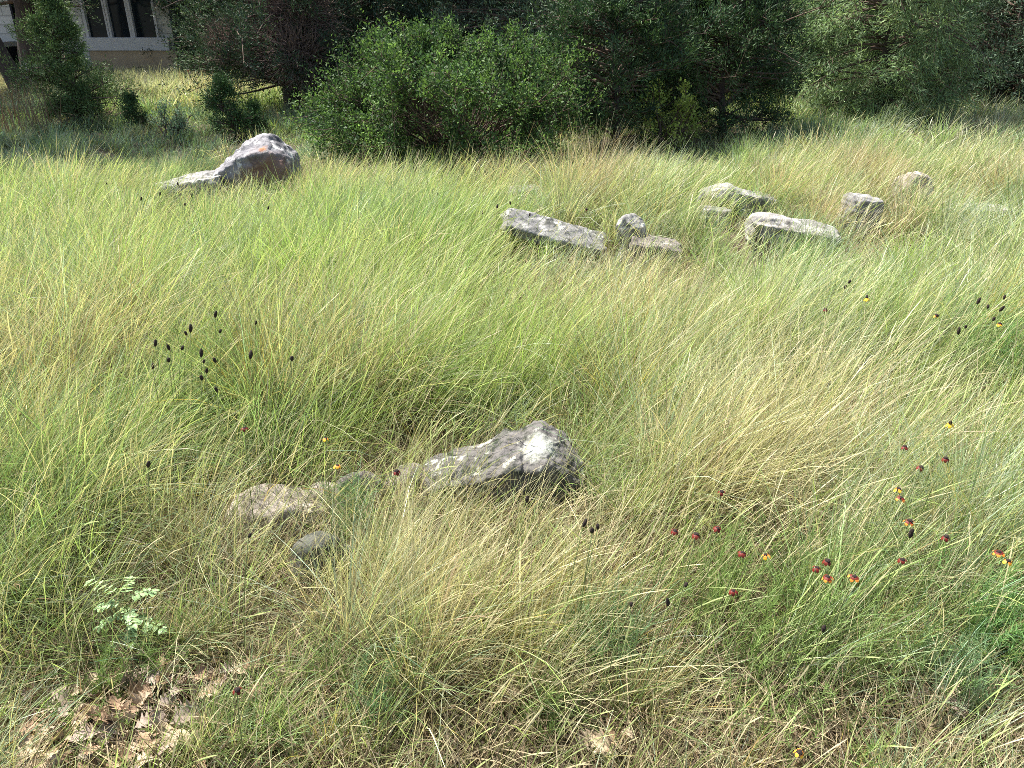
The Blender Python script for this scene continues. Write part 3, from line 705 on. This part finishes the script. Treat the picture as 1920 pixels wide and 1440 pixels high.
def flakes():
    """shredded leaf crumbs"""
    pts = []
    for (cx, cy, rx, ry, n) in [(170, 1400, 130, 40, 1700), (360, 1285, 100, 38, 1400), (230, 1340, 120, 38, 1000), (1130, 1390, 110, 25, 180), (1715, 1305, 70, 30, 150), (900, 1390, 250, 40, 260), (1450, 1400, 250, 40, 200)]:
        for i in range(n):
            p = up(rng.normal(cx, rx*.7), rng.normal(cy, ry*.8), .015); pts.append(p+Vector((0, 0, rng.uniform(0, .035))))
    c = np.array(pts); n = len(c)
    col = np.array([[.34, .25, .16], [.48, .40, .27], [.26, .18, .12], [.45, .33, .20]])[rng.integers(0, 4, n)]*rng.lognormal(0, .25, n)[:, None]
    d = norm(rng.normal(0, 1, (n, 3))*[1, 1, .4]); s = norm(np.cross(d, norm(rng.normal(0, 1, (n, 3))*[.5, .5, 1])))
    L = rng.uniform(.008, .03, n)[:, None]; w = L*rng.uniform(.2, .5, n)[:, None]
    up_ = np.cross(d, s)*L*.2
    V = np.stack([c-d*L*.5, c+s*w*.5+up_, c+d*L*.5, c-s*w*.5+up_], 1).reshape(-1, 3)
    F = np.arange(n*4).reshape(n, 4)
    tag(link("leaf_litter", npmesh("leaf_litter", V, F, np.repeat(col, 4, 0)), mat=M_litter), "crumbled brown leaf litter scattered over the bare patches", "leaf litter", kind='stuff')
flakes()

# ------------------------------------------------------------------ trees and shrubs
def leaves(c, d, L, w, col, fold=0):
    n = len(c); d = norm(d); s = norm(np.cross(d, norm(rng.normal(0, 1, (n, 3)))))
    L = L[:, None]; w = w[:, None]; up_ = np.cross(d, s)*w*.25
    V = np.stack([c, c+d*L*.45+s*w*.5+up_, c+d*L, c+d*L*.45-s*w*.5+up_], 1).reshape(-1, 3)
    return V, np.arange(n*4).reshape(n, 4), np.repeat(col, 4, 0)
def tubes_np(P, Rr, sides=5):
    """P (n,k,3) paths, Rr (n,k) radii"""
    n, k, _ = P.shape; T = norm(np.gradient(P, axis=1)); ref = np.tile([.31, .2, .93], (n, k, 1)); a = norm(np.cross(T, ref)); b = np.cross(T, a)
    an = np.arange(sides)*2*np.pi/sides
    V = P[:, :, None]+(a[:, :, None]*np.cos(an)[None, None, :, None]+b[:, :, None]*np.sin(an)[None, None, :, None])*Rr[:, :, None, None]
    i = np.arange(n*k*sides).reshape(n, k, sides); j = np.roll(i, -1, 2)
    F = np.stack([i[:, :-1], j[:, :-1], j[:, 1:], i[:, 1:]], -1).reshape(-1, 4)
    return V.reshape(-1, 3), F
def plant_meshes(H, rad, z0, nb, ntw, nl, kind, seed, cols, stems=False, leafL=(.05, .08), leafW=(.012, .02), droop=.0, low_bias=1.0, lobes=.25, twig=.35, rtrunk=.14, trunk_lean=(0, 0), start=.35, gap=None, dead=0):
    """returns (trunk mesh, branch mesh, foliage mesh, dead twig mesh). rad: function of relative height -> radius"""
    global rng
    keep = rng; rng = np.random.default_rng(seed)
    # trunk
    tk = np.linspace(0, 1, 9)
    tp = np.stack([trunk_lean[0]*tk**1.3+.05*np.sin(tk*7+seed), trunk_lean[1]*tk**1.3+.05*np.cos(tk*6+seed)-.05, tk*H*.96-.1], 1)
    tp[0, :2] = 0
    if stems: trunk = None
    else:
        tr = rtrunk*(1-tk*.93); tr[0] *= 1.35
        v, f = tubes_np(tp[None], tr[None], 10); 
        nrm_ = rng.normal(0, rtrunk*.06, len(v))[:, None]*norm(v*[1, 1, 0]); trunk = npmesh("trunk", v+nrm_, f, smooth=True)
    # branches
    u = rng.random(nb)**low_bias
    zt = z0+(H-z0)*u*.97; az = rng.uniform(0, 2*np.pi, nb); rr = rad(u)*(1+lobes*np.sin(az*3+seed+u*5)*.6+rng.normal(0, lobes*.5, nb)).clip(.35, 1.5)
    if stems:
        P0 = np.stack([rng.normal(0, .10, nb), rng.normal(0, .08, nb), np.zeros(nb)], 1)
        end = np.stack([np.cos(az)*rr, np.sin(az)*rr, zt], 1)
    else:
        zi = np.interp(zt, tp[:, 2], np.arange(9)); P0 = np.stack([np.interp(zi, np.arange(9), tp[:, q]) for q in range(3)], 1); P0[:, 2] = zt
        end = P0+np.stack([np.cos(az)*rr, np.sin(az)*rr, rr*rng.uniform(-.15, .45, nb)-droop*rr], 1)
    k = 8; t = np.linspace(0, 1, k)[None, :, None]
    mid = (P0+end)/2+rng.normal(0, .12, (nb, 3))*rr[:, None]+np.array([0, 0, .12 if not stems else .15])*rr[:, None]
    B = P0[:, None]*(1-t)**2+mid[:, None]*2*t*(1-t)+end[:, None]*t**2
    rb = (.012+.022*rr/rr.max()*(rtrunk/.14 if not stems else .5))[:, None]*(1-.85*np.linspace(0, 1, k))[None]
    if stems: rb *= .8
    v1, f1 = tubes_np(B, rb, 5)
    # twigs
    id_ = np.repeat(np.arange(nb), ntw); tt = start+(1-start)*rng.random(len(id_))**.7; m = len(id_)
    fi = tt*(k-1); i0 = np.minimum(fi.astype(int), k-2); fr = (fi-i0)[:, None]
    q0 = B[id_, i0]*(1-fr)+B[id_, i0+1]*fr
    bd = norm(B[id_, i0+1]-B[id_, i0])
    td = norm(bd*.7+rng.normal(0, .75, (m, 3))+np.array([0, 0, .25-droop]))
    tl = rng.uniform(.45, 1.15, m)*twig*np.clip(rr[id_], .35, 1.1)
    kk = 4; s = np.linspace(0, 1, kk)[None, :, None]
    Tw = q0[:, None]+td[:, None]*tl[:, None, None]*s+np.array([0, 0, 1])*(s**2)*(.12-droop*.8)*tl[:, None, None]
    v2, f2 = tubes_np(Tw, np.tile(.005*(1-.8*np.linspace(0, 1, kk)), (m, 1)), 3)
    deadtw = None
    branches = npmesh("branches", np.concatenate([v1, v2]), np.concatenate([f1, f2+len(v1)]), smooth=True)
    # leaves
    li = np.repeat(np.arange(m), rng.poisson(nl, m)); n = len(li); st = rng.random(n)**.6; 
    p = q0[li]+td[li]*(tl[li]*st)[:, None]+np.array([0, 0, 1])*(st**2*(.12-droop*.8)*tl[li])[:, None]
    p = p+rng.normal(0, 1, (n, 3))*(.03+.05*tl[li])[:, None]
    if gap is not None:
        ok = gap(p); p, li = p[ok], li[ok]; n = len(p)
    dd = td[li]*.8+rng.normal(0, .5 if kind == 'j' else .9, (n, 3))+np.array([0, 0, .35 if kind == 'j' else .15])-np.array([0, 0, droop*2.5])
    cc = np.array(cols)[rng.integers(0, len(cols), m)][li]*rng.lognormal(0, .18, m)[li][:, None]*rng.lognormal(0, .2, n)[:, None]
    v, f, c = leaves(p, dd, rng.uniform(*leafL, n), rng.uniform(*leafW, n), cc)
    fol = npmesh("foliage", v, f, c)
    rng = keep
    return trunk, branches, fol
JC = [(.055, .095, .05), (.07, .115, .055), (.045, .08, .048), (.09, .135, .06)]
def place(name, meshes, x, y, label, cat, group=None, rz=0, sc=1.0, mleaf=None, z=None):
    t = empty(name, (x, y, float(gh(x, y)) if z is None else z), label, cat, group, rz); t.scale = (sc,)*3
    tr, br, fo = meshes
    if tr: link("trunk", tr, t, M_bark)
    link("branches", br, t, M_twig); link("foliage", fo, t, mleaf or M_juni)
    return t
jr = lambda R0: (lambda u: R0*(1-u)**.65*(.75+.5*np.minimum(u*4, 1))/1.2)
# full junipers, skirts close to the ground
jA = plant_meshes(6.5, jr(2.3), .40, 230, 9, 34, 'j', 201, JC, low_bias=1.7, twig=.42, lobes=.3)
jB = plant_meshes(7.2, jr(2.6), .35, 240, 9, 34, 'j', 202, [(.045, .085, .055), (.06, .10, .06), (.055, .095, .065)], low_bias=1.8, twig=.45, lobes=.35)
jC = plant_meshes(6.0, jr(2.0), .25, 220, 9, 34, 'j', 203, [(.06, .105, .05), (.05, .085, .045), (.075, .12, .06)], low_bias=1.7, twig=.4, lobes=.3)
jD = plant_meshes(6.6, jr(2.4), .3, 230, 9, 38, 'j', 204, [(.085, .13, .085), (.065, .105, .07), (.10, .145, .09)], low_bias=1.8, twig=.42, lobes=.4)
GT = "trees along the back of the meadow"
# (px, Y, mesh, rz, scale, label)
for (px, Y, me, rz, sc, lab) in [
    (545, 13.6, jA, .3, .9, "juniper with bare brown inner branches right of the house windows"),
    (690, 14.5, jB, 2.0, 1.0, "dark juniper standing directly behind the left half of the leafy shrub"),
    (870, 15.0, jC, 1.0, 1.2, "dark juniper behind the middle of the leafy shrub"),
    (1080, 12.4, jD, 4.0, .9, "bluish dark juniper rising over the right end of the leafy shrub"),
    (1330, 15.2, jA, 2.6, 1.0, "dark spreading juniper behind the two dense juniper bushes"),
    (1530, 17.5, jC, 5.0, 1.2, "deep shaded juniper between the feathery tree and the juniper bushes"),
    (1875, 13.4, jD, 1.2, .95, "large blue green juniper at the right edge"),
    (1990, 13.6, jC, .6, 1.15, "juniper mostly cut off by the right edge")]:
    x = atd(px, Y); place("juniper_tree", me, x, Y, lab, "tree", GT, rz, sc)
# back row closing the view
BACK = [(-100, 27), (150, 29), (420, 22), (620, 20), (790, 21.5), (960, 19), (1130, 18.5), (1290, 19.5), (1450, 21), (1620, 19), (1760, 18.5), (1930, 19), (2100, 20), (560, 27), (880, 27), (1210, 26), (1560, 27), (1870, 26)]
for i, (px, Y) in enumerate(BACK):
    x = atd(px, Y); place("juniper_tree", (jA, jB, jC)[i % 3], x, Y, f"juniper in the wood's dark back rows, {ORD[sorted(range(18), key=lambda k: BACK[k][0]).index(i)]} from the left", "tree", "back rows of the wood", i*1.7, 1.15)
# left trunks with high crowns
def trunk_tree(px0, Y, rtrunk, lean, label, seed, H=6.5, name="oak_tree", z0=2.4):
    m = plant_meshes(H, lambda u: 2.2*np.sin(np.pi*(.15+.8*u)), z0, 110, 8, 30, 'b', seed, [(.07, .11, .035), (.05, .09, .03)], rtrunk=rtrunk, trunk_lean=lean, leafL=(.06, .09), leafW=(.03, .045), twig=.5)
    x = atd(px0, Y); place(name, m, x, Y, label, "tree", GT, mleaf=M_leaf)
trunk_tree(48, 15.5, .17, (-2.9, .3), "tree with a smooth dark trunk leaning out of the left edge", 311)
mT = plant_meshes(6.8, jr(2.0), 1.75, 110, 9, 36, 'j', 312, JC, rtrunk=.34, twig=.5, low_bias=1.5, droop=.05)
place("juniper_tree", mT, atd(82, 18.6), 18.6, "thick-trunked juniper standing before the dark door of the house", "tree", GT)
mO = plant_meshes(6.6, lambda u: 3.0*np.sin(np.pi*(.18+.75*u)), 3.0, 150, 8, 26, 'b', 315, [(.07, .11, .035), (.05, .09, .03)], rtrunk=.22, leafL=(.07, .10), leafW=(.035, .05), twig=.5)  # unseen oak, added to cast shade on the grass at left
place("oak_tree", mO, -8.6, 11.6, "unseen broad oak added outside the left edge to shade the grass", "tree", GT, mleaf=M_leaf)
# sapling cedar, leafy shrub, juniper bushes, feathery tree
mS = plant_meshes(1.85, lambda u: .72*(1-u)**.8*(.6+.4*np.minimum(u*4, 1)), .08, 120, 9, 30, 'j', 320, [(.11, .18, .065), (.09, .15, .055), (.14, .20, .07)], rtrunk=.035, twig=.34, lobes=.55, leafL=(.035, .06), leafW=(.009, .014), start=.3)
place("juniper_sapling", mS, atd(140, 12.2), 12.2, "young green juniper with pointed top in front of the house", "tree")
LC = [(.075, .135, .04), (.05, .10, .035), (.105, .175, .05), (.04, .075, .03)]
def shrub_rad(u): return 1.28*(1-.55*np.abs(u-.35)**1.2)*np.where(u > .85, .62, 1)
def shgap(p):
    g = ((p[:, 0]+.30)/.24)**2+((p[:, 2]-.58)/.25)**2 < 1
    return ~(g & (p[:, 1] < .5)) | (rng.random(len(p)) < .12)
mB = plant_meshes(1.40, shrub_rad, .22, 170, 12, 34, 'b', 330, LC, stems=True, leafL=(.022, .048), leafW=(.012, .026), twig=.30, lobes=.28, start=.55, gap=shgap)
sh = place("leafy_shrub", mB, atd(862, 8.9), 8.9, "wide leafy green shrub in the centre with a bare stemmed gap", "shrub", mleaf=M_leaf)
# shrub bulk is wider than deep; a few tall shoots come from its skeleton
mJ1 = plant_meshes(2.4, lambda u: .85*np.sin(np.pi*(.25+.7*u)), .12, 150, 9, 36, 'j', 340, [(.035, .07, .035), (.045, .085, .035), (.06, .11, .035)], rtrunk=.06, twig=.3, leafL=(.04, .065), leafW=(.010, .016))
place("juniper_bush", mJ1, atd(1150, 9.9), 9.9, "dense dark juniper bush touching the right end of the leafy shrub", "shrub", "juniper bushes")
mJ2 = plant_meshes(2.2, lambda u: .95*np.sin(np.pi*(.25+.7*u)), .12, 150, 9, 36, 'j', 341, [(.04, .075, .035), (.055, .10, .035), (.05, .09, .035)], rtrunk=.06, twig=.3, leafL=(.04, .065), leafW=(.010, .016))
place("juniper_bush", mJ2, atd(1350, 10.6), 10.6, "rounded dark juniper bush standing alone at the grass edge right of centre", "shrub", "juniper bushes")
mF = plant_meshes(5.5, jr(1.25), .3, 190, 9, 42, 'j', 350, [(.19, .28, .13), (.23, .31, .15), (.16, .24, .12)], rtrunk=.08, twig=.45, droop=.25, leafL=(.06, .10), leafW=(.008, .014), low_bias=1.6)
place("feathery_tree", mF, atd(1645, 11.8), 11.8, "pale feathery light green tree beside the big juniper", "tree", GT, mleaf=M_leaf)
# seedlings in the shaded grass
mK = plant_meshes(.62, lambda u: .24*(1-u)**.7, .05, 46, 6, 18, 'j', 360, [(.06, .12, .04), (.05, .10, .035)], rtrunk=.012, twig=.3, leafL=(.03, .05), leafW=(.008, .012), start=.2)
for (px, py, sc, lab) in [(430, 262, 1.15, "small juniper seedling behind the big grey boulder"), (262, 250, .8, "tiny juniper seedling in shaded grass left of the boulder seedling"), (488, 258, .7, "low juniper seedling touching the big boulder's right shoulder"), (415, 190, .8, "scrubby seedling on the sunlit grass near the brown-branched juniper"), (1285, 232, 1.0, "low dark seedling left of the rounded juniper bush")]:
    p = up(px, py, 0); place("juniper_seedling", mK, p.x, p.y, lab, "seedling", "juniper seedlings", px, sc)
mY = plant_meshes(.9, lambda u: .38*np.sin(np.pi*(.3+.6*u)), .1, 30, 6, 14, 'b', 365, [(.40, .46, .12), (.30, .38, .09)], stems=True, leafL=(.03, .05), leafW=(.018, .026), twig=.3)
place("small_shrub", mY, atd(1252, 9.7), 9.7, "small sunlit yellow green shrub between the two juniper bushes", "shrub", mleaf=M_leaf)
mW = plant_meshes(.5, lambda u: .30*np.sin(np.pi*(.3+.6*u)), .12, 22, 6, 9, 'b', 366, [(.30, .38, .26), (.20, .30, .18)], stems=True, leafL=(.03, .055), leafW=(.015, .022), twig=.3)
for (px, py, lab) in [(145, 228, "pale leaved weed at the foot of the young juniper"), (330, 262, "grey green weed in the shaded grass left of the big boulder")]:
    p = up(px, py, 0); place("pale_weed", mW, p.x, p.y, lab, "weed", "pale weeds", px, .9, M_leaf)

# dead brown twig masses inside the left juniper
def twigball(n, L, rad, seed, flat=1.0):
    global rng
    keep = rng; rng = np.random.default_rng(seed)
    p = norm(rng.normal(0, 1, (n, 3)))*(rng.random((n, 1))**.5)*rad*np.array([1, .8, flat]); d = norm(p+rng.normal(0, .35*rad, (n, 3)))
    s = np.linspace(0, 1, 4)[None, :, None]; l = rng.uniform(.4, 1, n)[:, None, None]*L
    T = p[:, None]+d[:, None]*s*l+rng.normal(0, .15, (n, 1, 3))*l*s**2
    v, f = tubes_np(T, np.tile(np.linspace(.006, .0015, 4), (n, 1)), 3)
    rng = keep
    return npmesh("dead_twigs", v, f, smooth=True)
DT = twigball(1000, .38, .48, 401)
tj = [o for o in COL.objects if o.get('label', '').startswith("juniper with bare brown")][0]
tj_loc = tj.location.copy()
for (px, Y, z, s) in [(400, 12.6, 1.25, .6), (480, 12.4, 1.1, .75), (560, 12.3, 1.05, 1.0), (575, 12.6, 1.6, 1.0), (520, 12.6, 1.75, .8), (600, 13.0, .7, .6)]:
    o = link("dead_twigs", DT, tj, M_dead); w_ = Vector((atd(px, Y, z), Y, z))-tj_loc; c_, s_ = math.cos(-.3), math.sin(-.3)
    o.location = (w_.x*c_-w_.y*s_, w_.x*s_+w_.y*c_, w_.z); o.rotation_euler = (0, 0, px); o.scale = (s, s, s)
# brush pile and dry weed stalks left
o = link("brush_pile", twigball(420, .35, .38, 402, .35), None, M_dead); p = up(185, 225, .05); o.location = p
tag(o, "low pile of grey dead brush in front of the young juniper", "brush pile")
def drystalks():
    n = 130; x = rng.uniform(atd(-40, 11.2), atd(95, 11.2), n); y = rng.uniform(10.4, 12, n)
    root = np.stack([x, y, gh(x, y)], 1)
    V, F, C = blades(root, rng.uniform(0, 6.28, n), rng.uniform(.4, .85, n), np.abs(rng.normal(.1, .08, n)), rng.uniform(0, .3, n), np.full(n, .010), np.tile([.22, .16, .11], (n, 1)), 4)
    tag(link("dry_stalks", npmesh("dry_stalks", V, F, C), mat=M_litter), "thin brown dead weed stalks at the far left", "dead weeds", kind='stuff')
drystalks()
# field stone by the trunk, brick edging
rock((atd(62, 16.8), 16.8, .3), [poly_lump((0, 0, .08), (.24, .16, .2), 91)], M_r3, "grey rounded stone at the foot of the leaning tree", .02, .02, 4)

# ------------------------------------------------------------------ house
M_stone = nmat("house_limestone", [(.3, (.42, .39, .33)), (.7, (.60, .57, .50))], 4, .9, .3)
def brick_nodes(name, c1, c2, mort, sc, bw, rh):
    m, n, b = newmat(name); L = n.links
    tc = n.nodes.new("ShaderNodeTexCoord"); mp = n.nodes.new("ShaderNodeMapping"); mp.inputs['Rotation'].default_value = (R(90), 0, 0)
    L.new(tc.outputs['Object'], mp.inputs[0])
    br = n.nodes.new("ShaderNodeTexBrick"); br.inputs['Color1'].default_value = (*c1, 1); br.inputs['Color2'].default_value = (*c2, 1); br.inputs['Mortar'].default_value = (*mort, 1)
    br.inputs['Scale'].default_value = sc; br.inputs['Brick Width'].default_value = bw; br.inputs['Row Height'].default_value = rh; br.inputs['Mortar Size'].default_value = .012
    L.new(mp.outputs[0], br.inputs['Vector']); L.new(br.outputs[0], b.inputs['Base Color']); b.inputs['Roughness'].default_value = .9
    return m
M_ashlar = brick_nodes("ashlar_stone", (.66, .63, .56), (.54, .51, .45), (.36, .34, .3), 1, .55, .2)
M_trim = nmat("window_trim", [(.3, (.60, .57, .56)), (.7, (.66, .63, .61))], 8, .6, 0)
M_found = nmat("foundation", [(.3, (.44, .32, .20)), (.7, (.56, .43, .29))], 2.5, .9, .2)
m, n, b = newmat("window_glass"); b.inputs['Base Color'].default_value = (.012, .02, .025, 1); b.inputs['Roughness'].default_value = .06; b.inputs['Specular IOR Level'].default_value = .6; M_glass = m
M_roof = nmat("roof_shingle", [(.3, (.09, .08, .07)), (.7, (.16, .14, .13))], 12, .9, .3)
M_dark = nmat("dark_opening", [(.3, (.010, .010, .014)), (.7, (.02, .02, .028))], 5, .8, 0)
M_brick = brick_nodes("red_brick", (.50, .20, .12), (.42, .15, .09), (.4, .33, .28), 1, .22, .075)
def boxes(name, L, mat, parent, bev=0):
    bm = bmesh.new()
    for (x0, x1, y0, y1, z0, z1) in L:
        r = bmesh.ops.create_cube(bm, size=1)['verts']
        for v in r: v.co = Vector(((v.co.x+.5)*(x1-x0)+x0, (v.co.y+.5)*(y1-y0)+y0, (v.co.z+.5)*(z1-z0)+z0))
    if bev: bmesh.ops.bevel(bm, geom=bm.edges[:], offset=bev, segments=1, affect='EDGES')
    return bmobj(name, bm, mat, parent, smooth=False)
def house():
    Y = 21.0
    X = lambda px: atd(px, Y, .9)
    h = empty("house", (X(120), Y, 0), "pale limestone house with tall dark windows behind the trees at upper left", "house")
    ox = X(120)
    def bx(L): return [(a-ox, b_-ox, c-Y, d-Y, e, f) for (a, b_, c, d, e, f) in L]
    xl, xr = X(-420), X(325)
    w0, w1 = X(168), X(300)
    d0, d1 = X(34), X(107)
    ZT = 3.0; ZS = .92
    boxes("wall", bx([(xl, d0, Y, Y+.3, 0, ZT), (d1, w0, Y, Y+.3, 0, ZT), (w0, w1, Y, Y+.3, 0, .60), (w0, w1, Y, Y+.3, 2.5, ZT), (w1, xr, Y, Y+.3, 0, ZT), (d0, d1, Y, Y+.3, 2.4, ZT),
                      (xl, xl+.3, Y+.3, Y+8, 0, ZT), (xr-.3, xr, Y+.3, Y+8, 0, ZT), (xl, xr, Y+8, Y+8.3, 0, ZT)]), M_ashlar, h)
    boxes("foundation", bx([(w0-.02, xr+.05, Y-.12, Y-.002, -.1, .62)]), M_found, h)
    boxes("sill_panel", bx([(w0-.05, w1+.25, Y-.16, Y-.01, .62, .92)]), M_trim, h, .01)
    wn = [(X(171), X(206)), (X(214), X(248)), (X(257), X(297))]
    for (a, b_) in wn:
        fr = boxes("window", bx([(a-.06, a, Y-.08, Y+.1, ZS, 2.5), (b_, b_+.055, Y-.08, Y+.1, ZS, 2.5), (a, b_, Y-.08, Y+.1, 2.42, 2.5)]), M_trim, h)
        g = boxes("pane", bx([(a, b_, Y+.03, Y+.05, ZS, 2.42)]), M_glass, fr)
    dr = boxes("glass_door", bx([(d0, d0+.05, Y-.03, Y+.12, 0, 2.4), (d1-.05, d1, Y-.03, Y+.12, 0, 2.4), (d0+.05, d1-.05, Y-.03, Y+.12, 2.3, 2.4)]), M_dark, h)
    boxes("pane", bx([(d0+.05, d1-.05, Y+.03, Y+.05, 0, 2.3)]), M_glass, dr)
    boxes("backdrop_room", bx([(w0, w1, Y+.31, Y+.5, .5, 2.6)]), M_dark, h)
    boxes("porch_hollow_shade", bx([(X(-60), X(28), Y-1.6, Y-.02, .0, .72)]), M_dark, h)  # solid block coloured near black as the shaded hollow under the porch slab
    boxes("porch_slab", bx([(X(-62), X(29), Y-1.65, Y-.01, .72, .84)]), M_trim, h, .01)
    bm = bmesh.new(); a, b_, y0, y1 = xl-.6-ox, xr+.6-ox, -.8, 9.1; ym = (y0+y1)/2
    vs = [bm.verts.new(q) for q in [(a, y0, 2.95), (b_, y0, 2.95), (b_, y1, 2.95), (a, y1, 2.95), (a+2, ym, 5), (b_-2, ym, 5)]]
    for f in ((0, 1, 5, 4), (1, 2, 5), (2, 3, 4, 5), (3, 0, 4), (3, 2, 1, 0)): bm.faces.new([vs[k] for k in f])
    bmobj("roof", bm, M_roof, h, smooth=False)
    be = boxes("brick_edging", [(X(393), X(465), 19.2, 19.4, 0, .30)], M_brick, None, .008); tag(be, "low red brick garden edging beside the brown-branched juniper", "edging")
    gp = tag(boxes("garden_path", [(X(150), X(330), 19.9, 20.7, -.05, .05)], nmat("tan_soil", [(.3, (.34, .22, .14)), (.7, (.46, .32, .22))], 6, .95, .2), None, 0), kind='structure')
house()
